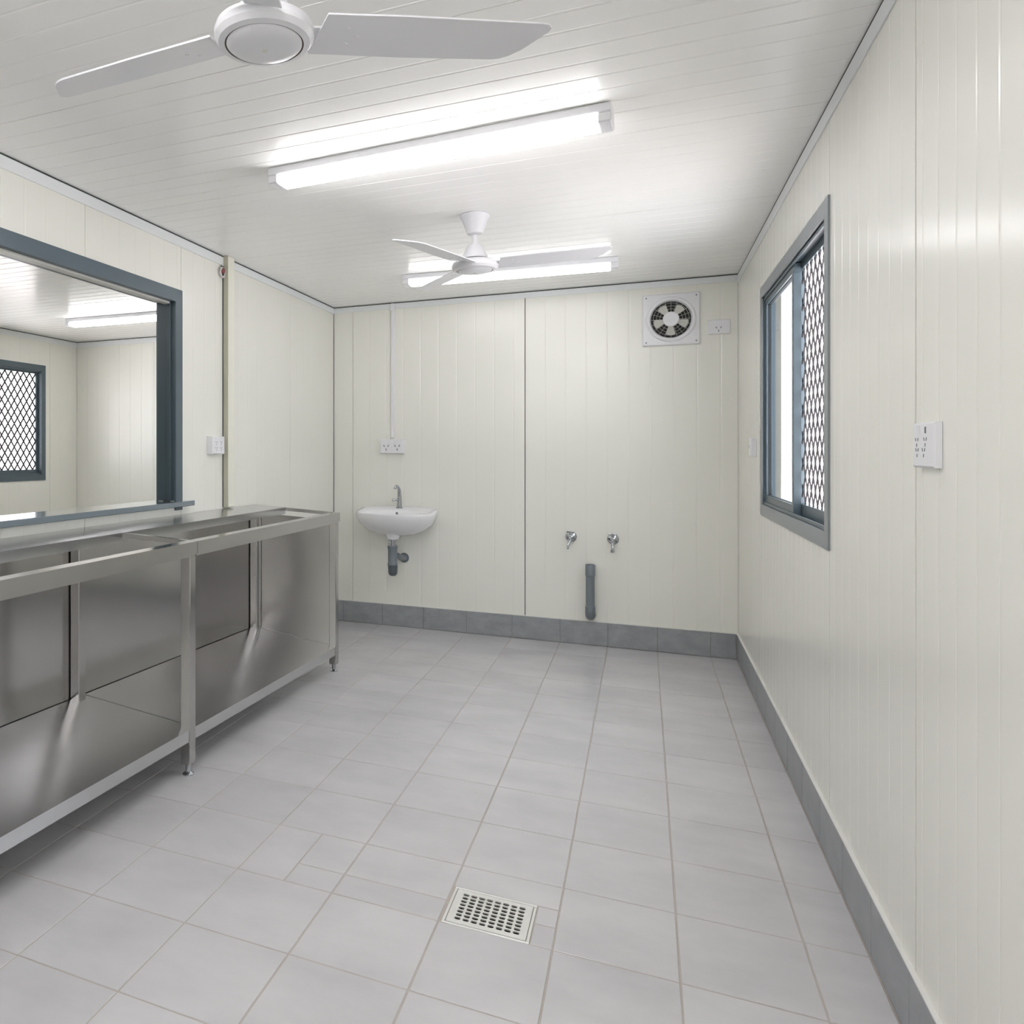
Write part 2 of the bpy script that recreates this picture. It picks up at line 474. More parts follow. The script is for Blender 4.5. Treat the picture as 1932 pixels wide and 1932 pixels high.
# skirting tiles
BH = 0.157
def skirting(name, label, spans, place):
    b = new()
    a0, a1 = spans[0], spans[-1]
    p = [place(a0, 0), place(a1, 0)]
    # white caulk bead above the tiles
    q0, q1 = place(a0, 0.011), place(a1, 0.011)
    box(b, min(p[0][0], q1[0]), max(p[1][0], q0[0]), min(p[0][1], q1[1]), max(p[1][1], q0[1]), BH + 0.0005, BH + 0.0045)
    o = obj(name, b, 'caulk'); meta(o, label, kind='structure')
    for s0, s1 in zip(spans, spans[1:]):
        u, v = place(s0 + 0.0012, 0), place(s1 - 0.0012, 0.010)
        obj('tile', bx(u[0], v[0], u[1], v[1], 0.001, BH, 0.0008), 'skirt', o)
    return o
skirting('baseboard_back', 'row of slate grey skirting tiles along the back wall', [XL + 0.002, -2.095, -1.782, -1.468, -1.150, -0.834, -0.516, -0.2155, 0.083, 0.386, XR - 0.012], lambda s, d: (s, YB - d))
skirting('baseboard_right', 'row of slate grey skirting tiles along the right wall', rows[:-1] + [YB - 0.002], lambda s, d: (XR - d, s))

# ------------------------------------------------------------------ windows
def lattice(bm, y0, y1, z0, z1, x, w, h, r):
    """expanded diamond grille as flat bars"""
    def clip(p, q):
        (a, b), (c, d) = p, q
        t0, t1 = 0.0, 1.0
        for pa, da, lo, hi in ((a, c - a, y0, y1), (b, d - b, z0, z1)):
            if abs(da) < 1e-9: continue
            u, v = (lo - pa) / da, (hi - pa) / da
            if u > v: u, v = v, u
            t0, t1 = max(t0, u), min(t1, v)
        return None if t1 - t0 < 1e-3 else ((a + (c - a) * t0, b + (d - b) * t0), (a + (c - a) * t1, b + (d - b) * t1))
    n = int((y1 - y0) / w + (z1 - z0) / h) + 3
    L = (z1 - z0) / h * w
    for k in range(-n, n * 2):
        for sgn in (1, -1):
            a = y0 + k * w
            s = clip((a, z0), (a + sgn * L, z1))
            if not s: continue
            (ya, za), (yb, zb) = s
            d = Vector((0, yb - ya, zb - za)).normalized()
            nrm = Vector((0, -d.z, d.y)) * r
            dx = Vector((0.0020, 0, 0))
            A, B = Vector((x, ya, za)), Vector((x, yb, zb))
            off = Vector((0.0009 * sgn, 0, 0))
            hexa(bm, [A - nrm - dx + off, A + nrm - dx + off, A + nrm + dx + off, A - nrm + dx + off, B - nrm - dx + off, B + nrm - dx + off, B + nrm + dx + off, B - nrm + dx + off])

def ring(bm, x0, x1, y0, y1, z0, z1, w, wb=None, bev=0.0012):
    """rectangular frame in the y-z plane, mitre-free"""
    wb = wb or w
    box(bm, x0, x1, y0, y1, z0, z0 + wb, bev); box(bm, x0, x1, y0, y1, z1 - w, z1, bev)
    box(bm, x0, x1, y0, y0 + w, z0 + wb, z1 - w, bev); box(bm, x0, x1, y1 - w, y1, z0 + wb, z1 - w, bev)
    return bm

def mitred(bm, x0, x1, y0, y1, z0, z1, w):
    """four mitred flange strips, x0 is the face towards the room"""
    O = [(y0, z0), (y1, z0), (y1, z1), (y0, z1)]
    I = [(y0 + w, z0 + w), (y1 - w, z0 + w), (y1 - w, z1 - w), (y0 + w, z1 - w)]
    for k in range(4):
        j = (k + 1) % 4
        hexa(bm, [(x1, *O[k]), (x1, *O[j]), (x1, *I[j]), (x1, *I[k]), (x0, *O[k]), (x0, *O[j]), (x0, *I[j]), (x0, *I[k])])
    return bm

def sliding_window(n, label, xw, sg, y0, y1, z0, z1, open_low):
    """sg=+1: outside is towards +x. near_first: the half with low y carries the grille and outer sash"""
    X = lambda d: xw + sg * d
    w = thing(f'window_{n}', label, None, (xw, y0, z0), 0, kind='structure')
    fl = 0.055
    obj('flange', mitred(new(), X(-0.007), X(0.002), y0, y1, z0, z1, fl), 'alu' if n == 1 else 'frame', w)
    a0, a1, b0, b1 = y0 + fl - 0.008, y1 - fl + 0.008, z0 + fl - 0.008, z1 - fl + 0.008
    f = new()
    ring(f, X(0.0), X(0.056), a0, a1, b0, b1, 0.008, bev=0)
    obj('frame', f, 'frame', w)
    tr = new()                                            # raised track rails top and bottom
    for d in (0.003, 0.0375):
        for zz in ((b0 + 0.008, b0 + 0.022), (b1 - 0.022, b1 - 0.008)):
            box(tr, X(d), X(d + 0.005), a0 + 0.008, a1 - 0.008, *zz, 0.0006)
    obj('track', tr, 'frame', w)
    c0, c1 = a0 + 0.009, a1 - 0.009
    mid = (y0 + y1) / 2 - 0.03
    e0, e1 = b0 + 0.012, b1 - 0.012
    def sash(name, ya, yb, d, st):
        s = new(); ring(s, X(d), X(d + 0.028), ya, yb, e0, e1, st, st + 0.006)
        o = obj(name, s, 'frame', w)
        g = new(); ring(g, X(d + 0.009), X(d + 0.021), ya + st - 0.001, yb - st + 0.001, e0 + st + 0.004, e1 - st + 0.001, 0.004, bev=0)
        obj('gasket', g, 'gasket', o)
        obj('pane', bx(X(d + 0.0135), X(d + 0.0165), ya + st, yb - st, e0 + st + 0.005, e1 - st), 'glass', o)
        return o
    ga, gb = (c0, mid + 0.03) if open_low else (mid - 0.03, c1)      # open half, closed only by the grille
    sa, sb = (mid - 0.03, c1) if open_low else (c0, mid + 0.03)      # glazed half: slid sash over the fixed one
    sash('sliding_sash', sa, sb, 0.0090, 0.036)
    r = new(); ring(r, X(0.0385), X(0.055), ga, gb, e0, e1, 0.026, 0.046)
    go = obj('grille_frame', r, 'frame', w)
    g = new()
    lattice(g, ga + 0.024, gb - 0.024, e0 + 0.044, e1 - 0.024, X(0.047), 0.078, 0.108, 0.0046 if n == 1 else 0.0075)
    obj('security_grille', g, 'grille', go, kind='stuff')
    return w
sliding_window(1, 'slate blue sliding window with diamond security grille in the right wall', XR, 1, WY0, WY1, WZ0, WZ1, True)
sliding_window(2, 'slate blue window with diamond grille in the neighbouring room, seen through the servery', XW, -1, VY0, VY1, VZ0, VZ1, False)

sliding_window(4, 'added unseen slate blue sliding window with diamond grille behind the viewpoint, for fill daylight', XR, 1, VR0, VR1, WZ0, WZ1, True)  # added out of view to bring daylight into the near end

# servery opening: slate blue lined frame, and a sill
sv = thing('window_3', 'large slate blue framed servery opening without glass in the left wall', None, (XL, OY1, OZ0), 0, kind='structure')
FY0, FY1, FZ1 = OY0 - 0.055, 3.392, 2.135
f = new()
A = [(FY0, 1.0), (FY0, FZ1), (FY1, FZ1), (FY1, 1.0)]
I = [(FY0 + 0.062, 1.0), (FY0 + 0.062, FZ1 - 0.066), (FY1 - 0.062, FZ1 - 0.066), (FY1 - 0.062, 1.0)]
def trim_strip(k, j, x0, x1):
    return hexa(new(), [(x0, *A[k]), (x0, *A[j]), (x0, *I[j]), (x0, *I[k]), (x1, *A[k]), (x1, *A[j]), (x1, *I[j]), (x1, *I[k])])
for k, j, nm in ((0, 1, 'side_trim'), (1, 2, 'head_trim'), (2, 3, 'side_trim')):
    obj(nm, trim_strip(k, j, XL + 0.0005, XL + 0.010), 'frame', sv)
    obj(nm, trim_strip(k, j, XL - TW - 0.010, XL - TW - 0.0005), 'frame', sv)
for nm, y0, y1 in (('jamb_liner', OY0 + 0.001, OY0 + 0.006), ('jamb_liner', OY1 - 0.006, OY1 - 0.001)):
    obj(nm, bx(XL - TW - 0.002, XL + 0.002, y0, y1, OZ0 + 0.03, OZ1 - 0.002), 'framedark', sv)
obj('stop_bead', bx(XL - 0.034, XL - 0.018, OY1 - 0.018, OY1 - 0.006, OZ0 + 0.03, OZ1 - 0.006, 0.001), 'framedark', sv)
obj('head_liner', bx(XL - TW - 0.002, XL + 0.002, OY0 + 0.006, OY1 - 0.006, OZ1 - 0.006, OZ1 - 0.001), 'frame', sv)
obj('head_track', bx(XL - 0.06, XL - 0.02, OY0 + 0.006, OY1 - 0.006, OZ1 - 0.016, OZ1 - 0.006, 0.001), 'offwhite', sv)
obj('sill', bx(XL - TW - 0.05, XL + 0.046, FY0 - 0.06, 3.455, 1.020, 1.046, 0.002), 'sill', sv)

# outside ground
gr = obj('ground', bx(-40, 40, -40, 60, -0.45, -0.25), 'ground')
meta(gr, 'pale reddish bare ground outside the windows', kind='structure')

# ------------------------------------------------------------------ ceiling lights
def ceiling_light(label, cx, cy, rot, tube_mat='lamp'):
    t = thing('batten_light', label, 'light', (cx, cy, H), rot, group='surface batten lights')
    L = 0.626
    hs = new(); box(hs, -L, L, -0.052, 0.052, -0.030, -0.0005, 0.003)
    obj('base_channel', hs, 'white', t, world=False)
    for s in (-1, 1):
        obj('end_cap', bx(s * (L - 0.042), s * (L + 0.001), -0.050, 0.050, -0.062, -0.030, 0.004), 'white', t, world=False)
    d = new()
    pr = [(-0.042, -0.0305), (-0.042, -0.056), (-0.034, -0.064), (0.034, -0.064), (0.042, -0.056), (0.042, -0.0305)]
    a = [d.verts.new((-(L - 0.043), y, z)) for y, z in pr]; b = [d.verts.new((L - 0.043, y, z)) for y, z in pr]
    for i in range(6): d.faces.new((a[i], a[(i + 1) % 6], b[(i + 1) % 6], b[i]))
    d.faces.new(a[::-1]); d.faces.new(b)
    obj('diffuser', d, tube_mat, t, world=False, label='glowing white diffuser')
    return t
ceiling_light('white batten light glowing on the ceiling, nearest, between the two fans', -0.715, 2.735, -0.054)
ceiling_light('white batten light glowing on the ceiling behind the far fan', -0.757, 4.79, 0.055, 'lamp_dim')
ceiling_light('white batten light on the ceiling of the neighbouring room, seen through the servery', -3.78, 5.14, 0.03)
ceiling_light('added unseen white batten light on the ceiling directly above the viewpoint, for fill', -0.735, 0.60, 0.0, 'lamp_fill')  # added overhead, out of view, to brighten the near end
ceiling_light('added unseen white batten light on the ceiling behind the viewpoint, for fill', -0.735, -1.45, 0.0, 'lamp_fill')  # second added batten, unseen, more fill from behind
ceiling_light('added white batten light on the near ceiling of the neighbouring room, hidden by the wall', -3.75, 1.4, 0.0)  # unseen extra batten, added for more even light

# ------------------------------------------------------------------ ceiling fans
def ceiling_fan(label, cx, cy, angles, drop=0.0):
    t = thing('ceiling_fan', label, 'fan', (cx, cy, H), 0, group='white ceiling fans')
    z = -drop
    obj('canopy', lathe(new(), [(0.066, -0.0005), (0.068, -0.006), (0.066, -0.012), (0.060, -0.02), (0.036, -0.088), (0.030, -0.092)]), 'fanwhite', t, world=False, smooth=35)
    obj('downrod', lathe(new(), [(0.0125, -0.091), (0.0125, -0.150)], seg=20), 'fanwhite', t, world=False, smooth=40)
    obj('motor_housing', lathe(new(), [(0.022, -0.140), (0.032, -0.143), (0.040, -0.155), (0.050, -0.180), (0.060, -0.196), (0.063, -0.208), (0.045, -0.2085)]), 'fanwhite', t, world=False, smooth=35)
    obj('shaft', lathe(new(), [(0.038, -0.208), (0.038, -0.222)]), 'slot', t, world=False, smooth=35)
    obj('hub', lathe(new(), [(0.060, -0.2155), (0.088, -0.218), (0.101, -0.226), (0.1055, -0.238), (0.1045, -0.250), (0.096, -0.260), (0.083, -0.263), (0.083, -0.2585), (0.0, -0.2585)], seg=56, cap=False), 'fanwhite', t, world=False, smooth=30)
    hubcap = obj('hub_cap', lathe(new(), [(0.0795, -0.2586), (0.0795, -0.262), (0.074, -0.2665), (0.05, -0.2715), (0.02, -0.274), (0.0005, -0.2743)], seg=56), 'fanwhite', t, world=False, smooth=40)
    obj('screw', lathe(new(), [(0.006, -0.273), (0.006, -0.2765)], seg=12), 'offwhite', t, world=False) if False else None
    obj('shadow_ring', lathe(new(), [(0.0795, -0.2600), (0.083, -0.2618)], seg=56, cap=False), 'bronze', t, world=False)
    obj('screw', lathe(new(), [(0.0075, -0.2735), (0.0075, -0.2758), (0.004, -0.277)], seg=14), 'offwhite', t, world=False)
    for a, tw in angles:
        R = Matrix.Rotation(a, 4, 'Z') @ Matrix.Translation((0, 0, -0.236)) @ Matrix.Rotation(tw, 4, 'X')
        out = [(0.128, -0.062), (0.30, -0.064), (0.578, -0.060), (0.592, -0.057), (0.600, -0.048), (0.598, -0.036), (0.560, 0.022), (0.540, 0.042), (0.522, 0.052), (0.505, 0.056), (0.30, 0.061), (0.098, 0.060)]
        b = new()
        lo = [b.verts.new((x, y, -0.002)) for x, y in out]; hi = [b.verts.new((x, y, 0.002)) for x, y in out]
        b.faces.new(lo[::-1]); b.faces.new(hi)
        for i in range(len(out)):
            j = (i + 1) % len(out); b.faces.new((lo[i], lo[j], hi[j], hi[i]))
        b.transform(R)
        bl = obj('blade', b, 'fanwhite', t, world=False)
        br = new()
        box(br, 0.06, 0.19, -0.018, 0.018, 0.002, 0.006, 0.001); box(br, 0.165, 0.205, -0.034, 0.034, 0.002, 0.005, 0.001)
        for sx, sy in ((0.175, -0.024), (0.195, 0.0), (0.175, 0.024)):
            lathe(br, [(0.0045, -0.0045), (0.0045, -0.002)], c=(sx, sy, 0), seg=10)
        br.transform(R)
        obj('blade_bracket', br, 'fanwhite', bl, world=False)
    return t
r_ = math.radians
ceiling_fan('white three-blade ceiling fan nearest the viewpoint, its hub cut by the top edge', -0.722, 1.445, [(r_(29), r_(-9)), (r_(178), r_(-11.5)), (r_(283), r_(-10))])
ceiling_fan('white three-blade ceiling fan hanging in front of the far batten light', -0.722, 3.665, [(r_(0), r_(-9)), (r_(130), r_(-10)), (r_(252), r_(-10))])

# ------------------------------------------------------------------ stainless bench
bench = thing('stainless_bench', 'long stainless steel bench with open-well top and undershelf below the servery', 'bench', (-1.65, 2.6, 0))
XF, DEP, SH = -1.637, 0.533, 0.13                       # front face, depth, skew of the cross members
def bp(a, y, z): return (XF - a, y - SH * a, z)
def top_z(a): return 0.939 + 0.072 * a
def shelf_z(a, y): return 0.189 - 0.0235 * (y - 2.66) + 0.165 * (a - 0.03)
def bar(a0, a1, y0, y1, zlo, zhi, bm=None):
    bm = bm or new()
    f = lambda z, a, y: z(a, y) if callable(z) else z
    cs = [(a0, y0), (a1, y0), (a1, y1), (a0, y1)]
    return hexa(bm, [bp(a, y, f(zlo, a, y)) for a, y in cs] + [bp(a, y, f(zhi, a, y)) for a, y in cs])
YE, YJ, YS = 4.284, 2.672, 1.05                          # far end, joint of the two units, near end
tz = lambda a, y: top_z(a)
sz = lambda a, y: shelf_z(a, y)
def off(fn, d): return lambda a, y: fn(a, y) + d
for y0, y1 in ((YS, YJ - 0.0012), (YJ + 0.0012, YE)):
    b = new()
    bar(0.0, 0.038, y0, y1, off(tz, -0.051), tz, b)
    bar(0.008, 0.036, y0 + 0.002, y1 - 0.002, off(tz, -0.060), off(tz, -0.051), b)
    rim = obj('front_rim', b, 'steel', bench)
    b = new()
    bar(0.038, 0.333, y0, y0 + 0.009, off(tz, -0.020), off(tz, -0.0005), b); obj('end_rim', b, 'steel', bench)
    b = new()
    bar(0.038, 0.333, y1 - 0.009, y1, off(tz, -0.020), off(tz, -0.0005), b); obj('end_rim', b, 'steel', bench)
    b = new()
    bar(0.333, DEP, y0, y1, off(tz, -0.012), tz, b)
    bar(0.333, 0.341, y0 + 0.010, y1 - 0.010, off(tz, -0.040), off(tz, -0.012), b)
    obj('back_ledge', b, 'steelsatin', bench)
    # rear panel, plain sheet
    obj('rear_panel', bar(DEP - 0.008, DEP - 0.002, y0 + 0.003, y1 - 0.002, off(sz, -0.045), off(tz, -0.0125)), 'steel', bench)
    # undershelf with a folded front lip
    b = new()
    bar(0.012, DEP - 0.014, y0 + 0.001, y1 - 0.001, off(sz, -0.004), sz, b)
    bar(0.012, 0.020, y0 + 0.001, y1 - 0.001, off(sz, -0.048), off(sz, -0.004), b)
    bar(DEP - 0.024, DEP - 0.016, y0 + 0.001, y1 - 0.001, off(sz, -0.048), off(sz, -0.004), b)
    obj('undershelf', b, 'steelsatin', bench)
# end panel
obj('end_panel', bar(0.055, DEP - 0.05, YE - 0.030, YE - 0.026, off(sz, 0.001), off(tz, -0.046)), 'steel', bench)
def leg(a0, yl, wy=0.044, wa=0.042, top=-0.0605, front=True):
    zb = 0.045
    b = bar(a0, a0 + wa, yl, yl + wy, zb, off(tz, top if front else -0.0122))
    bmesh.ops.bevel(b, geom=[e for e in b.edges if abs(e.verts[0].co.z - e.verts[1].co.z) > 0.2], offset=0.003, segments=1, affect='EDGES')
    l = obj('leg', b, 'steel', bench)
    c = bp(a0 + wa / 2, yl + wy / 2, 0)
    fb = new()
    lathe(fb, [(0.0225, 0.0), (0.0225, 0.005), (0.014, 0.011), (0.011, 0.013), (0.011, 0.0445)], c=(c[0], c[1], 0.0001), seg=20)
    obj('foot', fb, 'chrome', l, smooth=35)
for yl in (YS + 0.06, YJ - 0.042, YE - 0.046): leg(0.008, yl)
for yl in (YS + 0.06, YJ - 0.042, YE - 0.046): leg(DEP - 0.054, yl - 0.045, front=False)

# ------------------------------------------------------------------ wash basin
bs = thing('wash_basin', 'white wall-hung ceramic wash basin with chrome tap and grey trap', 'sink', (-1.636, YB, 0.70))
BX = -1.632
ZR = 0.864
def deck(y, z):
    """the rim rises towards the wall"""
    w_ = max(0.0, min(1.0, (z - (ZR - 0.075)) / 0.06))
    t_ = max(0.0, min(1.0, (y + 0.20) / 0.20))
    return 0.034 * w_ * t_
def basin_ring(sx, depth, z, n=64, back=0.0):
    """D-shaped outline: flat at the wall, round to the front"""
    pts = []
    for i in range(n):
        a = 2 * PI * i / n
        c, s = math.cos(a), math.sin(a)
        x = sx * (abs(c) ** 0.86) * (1 if c >= 0 else -1)
        if s <= 0: y = -0.155 - back * 0 + (depth - 0.155) * s * -1 * -1 if False else -0.155 + (depth - 0.155) * s
        else: y = -0.155 + (0.155 - 0.002 - back) * (s ** 0.45)
        pts.append((BX + x, YB + y, z + deck(y, z)))
    return pts
def loft(bm, rings, cap_end=True, cap_start=False):
    R = [[bm.verts.new(p) for p in r] for r in rings]
    n = len(R[0])
    for A_, B_ in zip(R, R[1:]):
        for i in range(n):
            j = (i + 1) % n; bm.faces.new((A_[i], A_[j], B_[j], B_[i]))
    if cap_end: bm.faces.new(R[-1])
    if cap_start: bm.faces.new(R[0][::-1])
    return bm
rr = []
for k, dp, z in ((0.10, 0.21, ZR - 0.166), (0.168, 0.270, ZR - 0.150), (0.222, 0.325, ZR - 0.122), (0.266, 0.375, ZR - 0.082), (0.287, 0.405, ZR - 0.042), (0.292, 0.414, ZR - 0.016), (0.290, 0.414, ZR - 0.004), (0.285, 0.408, ZR)):
    rr.append(basin_ring(k, dp, z))
# inner bowl
def inner(sx, y0, y1, z, n=64):
    out = []
    for i in range(n):
        y = -(y0 + y1) / 2 + (y1 - y0) / 2 * math.sin(2 * PI * i / n)
        out.append((BX + sx * math.cos(2 * PI * i / n), YB + y, z + deck(y, z)))
    return out
for k, y0, y1, z in ((0.262, 0.118, 0.390, ZR), (0.255, 0.125, 0.383, ZR - 0.008), (0.225, 0.145, 0.355, ZR - 0.055), (0.150, 0.185, 0.310, ZR - 0.100), (0.03, 0.225, 0.265, ZR - 0.115)):
    rr.append(inner(k, y0, y1, z))
obj('bowl', loft(new(), rr, True, True), 'ceramic', bs, smooth=50)
obj('bowl_neck', lathe(new(), [(0.056, ZR - 0.150), (0.050, ZR - 0.168), (0.046, ZR - 0.186), (0.044, ZR - 0.192)], c=(BX - 0.010, YB - 0.20, 0), seg=32), 'ceramic', bs, smooth=40)
obj('overflow_hole', lathe(new(), [(0.009, -0.0008), (0.009, 0.0008)], 'Y', (BX, YB - 0.1335, ZR - 0.012), 18), 'slot', bs)
# tap
TY = YB - 0.068
ZR += 0.020
tp = obj('faucet', tube(lathe(new(), [(0.026, ZR), (0.026, ZR + 0.007), (0.0195, ZR + 0.012), (0.0185, ZR + 0.040)], c=(BX, TY, 0), seg=24),
     [(BX, TY, ZR + 0.030), (BX + 0.001, TY - 0.001, ZR + 0.08), (BX, TY - 0.004, ZR + 0.130)] + [(BX - 0.55 * s * math.cos(0.9) * 0.9, TY - 0.004 - s * 0.75, z) for s, z in ((0.012, ZR + 0.150), (0.027, ZR + 0.162), (0.043, ZR + 0.164), (0.058, ZR + 0.157), (0.066, ZR + 0.146))],
     [0.0185, 0.0165, 0.0135, 0.0125, 0.0115, 0.011, 0.0105, 0.0105], 18), 'chrome', bs, smooth=40)
hb = tube(new(), [(BX - 0.012, TY - 0.005, ZR + 0.058), (BX - 0.032, TY - 0.012, ZR + 0.064)], 0.0095, 14)
tube(hb, [(BX - 0.030, TY - 0.012, ZR + 0.066), (BX - 0.040, TY - 0.016, ZR + 0.061), (BX - 0.046, TY - 0.02, ZR + 0.050)], [0.010, 0.011, 0.008], 14)
obj('faucet_lever', hb, 'chrome', tp, smooth=40)
# waste and trap
PX, PY = BX - 0.012, YB - 0.20
obj('waste_nut', lathe(new(), [(0.034, 0.672), (0.036, 0.669), (0.036, 0.665), (0.029, 0.662), (0.029, 0.640), (0.031, 0.638), (0.031, 0.628), (0.028, 0.626), (0.028, 0.612)], c=(PX, PY, 0), seg=24), 'chrome', bs, smooth=35)
tr = lathe(new(), [(0.036, 0.622), (0.0365, 0.606), (0.033, 0.598), (0.032, 0.50), (0.036, 0.494), (0.036, 0.482), (0.031, 0.476), (0.031, 0.455), (0.033, 0.450)], c=(PX, PY, 0), seg=24)
trap = obj('bottle_trap', tr, 'pvc', bs, smooth=35)
cup = lathe(new(), [(0.0345, 0.478), (0.035, 0.468), (0.0335, 0.444), (0.033, 0.428), (0.029, 0.416), (0.020, 0.407), (0.006, 0.404)], c=(PX + 0.002, PY, 0), seg=24)
obj('trap_cup', cup, 'pvcdark', trap, smooth=40)
ot = tube(new(), [(PX + 0.014, PY + 0.01, 0.540), (PX + 0.026, PY + 0.03, 0.548), (PX + 0.031, PY + 0.06, 0.540), (PX + 0.032, PY + 0.11, 0.522), (PX + 0.032, YB - 0.001, 0.514)], [0.021, 0.0215, 0.0215, 0.021, 0.021], 18)
lathe(ot, [(0.037, YB - 0.012), (0.034, YB - 0.0005)], 'Y', (PX + 0.032, 0, 0.514), 24)
obj('outlet_pipe', ot, 'pvc', trap, smooth=40)

# ------------------------------------------------------------------ wall taps and capped pipe
def wall_tap(label, x, z, loop):
    t = thing('wall_tap', label, 'tap', (x, YB, z - 0.08), group='chrome wall taps')
    b = new()
    lathe(b, [(0.036, YB - 0.0005), (0.036, YB - 0.006), (0.030, YB - 0.011), (0.018, YB - 0.014), (0.0145, YB - 0.016)][::-1], 'Y', (x, 0, z), 28)
    obj('wall_flange', b, 'chrome', t, smooth=35)
    b = new()
    lathe(b, [(0.0125, YB - 0.016), (0.0125, YB - 0.052), (0.017, YB - 0.054), (0.017, YB - 0.072), (0.010, YB - 0.075), (0.0085, YB - 0.092)][::-1], 'Y', (x, 0, z), 20)
    obj('body', b, 'chrome', t, smooth=35)
    # handle above the body
    b = new()
    lathe(b, [(0.007, 0.012), (0.007, 0.030), (0.012, 0.032), (0.012, 0.040)], c=(x, YB - 0.063, z), seg=16)
    for s in (-1, 1): tube(b, [(x, YB - 0.063, z + 0.036), (x + s * 0.024, YB - 0.063 - s * 0.008, z + 0.037)], [0.006, 0.0045], 10)
    obj('handle', b, 'chrome', t, smooth=35)
    # spout
    b = new()
    if loop:
        tube(b, [(x, YB - 0.066, z - 0.010), (x, YB - 0.082, z - 0.028), (x - 0.001, YB - 0.090, z - 0.050), (x - 0.001, YB - 0.092, z - 0.064)], [0.0115, 0.0105, 0.009, 0.009], 14)
        lathe(b, [(0.013, -0.080), (0.013, -0.064), (0.009, -0.062)], c=(x - 0.001, YB - 0.092, z), seg=16)
    else:
        tube(b, [(x, YB - 0.066, z - 0.010), (x - 0.006, YB - 0.078, z - 0.026), (x - 0.012, YB - 0.088, z - 0.050), (x - 0.017, YB - 0.092, z - 0.076)], [0.0115, 0.0105, 0.0085, 0.0075], 14)
    obj('spout', b, 'chrome', t, smooth=40)
    return t
wall_tap('chrome wall tap with thin slanted spout, on the left above the grey standpipe', -0.445, 0.724, False)
wall_tap('chrome wall tap with straight collared spout, on the right above the grey standpipe', -0.182, 0.720, True)

wp = thing('waste_standpipe', 'short dark grey plastic standpipe on the back wall below the two taps', 'pipe', (-0.330, YB - 0.075, 0.17))
px, py = -0.320, YB - 0.075
b = lathe(new(), [(0.028, 0.248), (0.028, 0.484)], c=(px, py, 0), seg=28, cap=False)
obj('pipe', b, 'pvc', wp, smooth=40)
obj('socket_collar', lathe(new(), [(0.0285, 0.475), (0.0315, 0.477), (0.0315, 0.548), (0.0295, 0.551), (0.026, 0.551), (0.025, 0.484)], c=(px, py, 0), seg=28, cap=False), 'pvc', wp, smooth=40)
obj('pipe_bore', lathe(new(), [(0.0255, 0.518), (0.0255, 0.521)], c=(px, py, 0), seg=28), 'dark', wp)
b = lathe(new(), [(0.0285, 0.275), (0.0315, 0.273), (0.0315, 0.238)], c=(px, py, 0), seg=28, cap=False)
tube(b, [(px, py, 0.248), (px, py + 0.003, 0.225), (px, py + 0.018, 0.209), (px, py + 0.042, 0.205), (px, YB - 0.0005, 0.205)], [0.0315, 0.0315, 0.0315, 0.0315, 0.0315], 28)
obj('elbow', b, 'pvc', wp, smooth=40)

# ------------------------------------------------------------------ exhaust fan
ex = thing('exhaust_fan', 'square white exhaust fan with pale blades high on the back wall', 'fan', (0.162, YB, 1.99))
ec = (0.162, 2.156)
# square plate with a round hole
b = new()
hs_, rh = 0.167, 0.128
n = 48
def sq(i, hs):
    a = 2 * PI * i / n; c, s = math.cos(a), math.sin(a); k = hs / max(abs(c), abs(s))
    return c * k, s * k
prof = [(None, hs_, -0.001), (None, hs_, -0.012), (None, hs_ - 0.006, -0.018)]
R = []
for _, hs, y in prof:
    R.append([b.verts.new((ec[0] + sq(i, hs)[0], YB + y, ec[1] + sq(i, hs)[1])) for i in range(n)])
for r, y in ((0.146, -0.018), (0.141, -0.027), (0.134, -0.030), (0.125, -0.027), (0.118, -0.016), (0.116, -0.002)):
    R.append([b.verts.new((ec[0] + r * math.cos(2 * PI * i / n), YB + y, ec[1] + r * math.sin(2 * PI * i / n))) for i in range(n)])
for A_, B_ in zip(R, R[1:]):
    for i in range(n):
        j = (i + 1) % n; b.faces.new((A_[i], A_[j], B_[j], B_[i]))
obj('face_plate', b, 'white', ex, smooth=35)
obj('duct', lathe(new(), [(0.117, -0.004), (0.117, -0.001)], 'Y', (ec[0], YB, ec[1]), 40), 'dark', ex)
for i in range(5):
    a = 2 * PI * i / 5 + 0.95
    b = new(); q = []
    for r, da in ((0.040, -0.30), (0.070, -0.34), (0.098, -0.34), (0.101, -0.15), (0.102, 0.05), (0.099, 0.26), (0.070, 0.26), (0.040, 0.24)):
        q.append((ec[0] + r * math.cos(a + da), YB - 0.010 - 0.010 * (0.3 - da) * 0.6, ec[1] + r * math.sin(a + da)))
    lo = [b.verts.new(p) for p in q]; hi = [b.verts.new((p[0], p[1] + 0.002, p[2])) for p in q]
    b.faces.new(lo); b.faces.new(hi[::-1])
    for k in range(8): b.faces.new((lo[k], lo[(k + 1) % 8], hi[(k + 1) % 8], hi[k]))
    obj('blade', b, 'offwhite', ex)
obj('hub_cap', lathe(new(), [(0.048, -0.018), (0.048, -0.028), (0.043, -0.033), (0.001, -0.034)], 'Y', (ec[0], YB, ec[1]), 32), 'white', ex, smooth=35)
b = new()
for r in (0.066, 0.085, 0.104):
    tube(b, arc((ec[0], YB - 0.0225, ec[1]), r, 0, 2 * PI * 39 / 40, 39, 'XZ'), 0.0009, 5, closed=True)
for i in range(20):
    a = 2 * PI * i / 20
    tube(b, [(ec[0] + 0.045 * math.cos(a), YB - 0.0225, ec[1] + 0.045 * math.sin(a)), (ec[0] + 0.124 * math.cos(a), YB - 0.0225, ec[1] + 0.124 * math.sin(a))], 0.0009, 5)
obj('finger_guard', b, 'offwhite', ex)
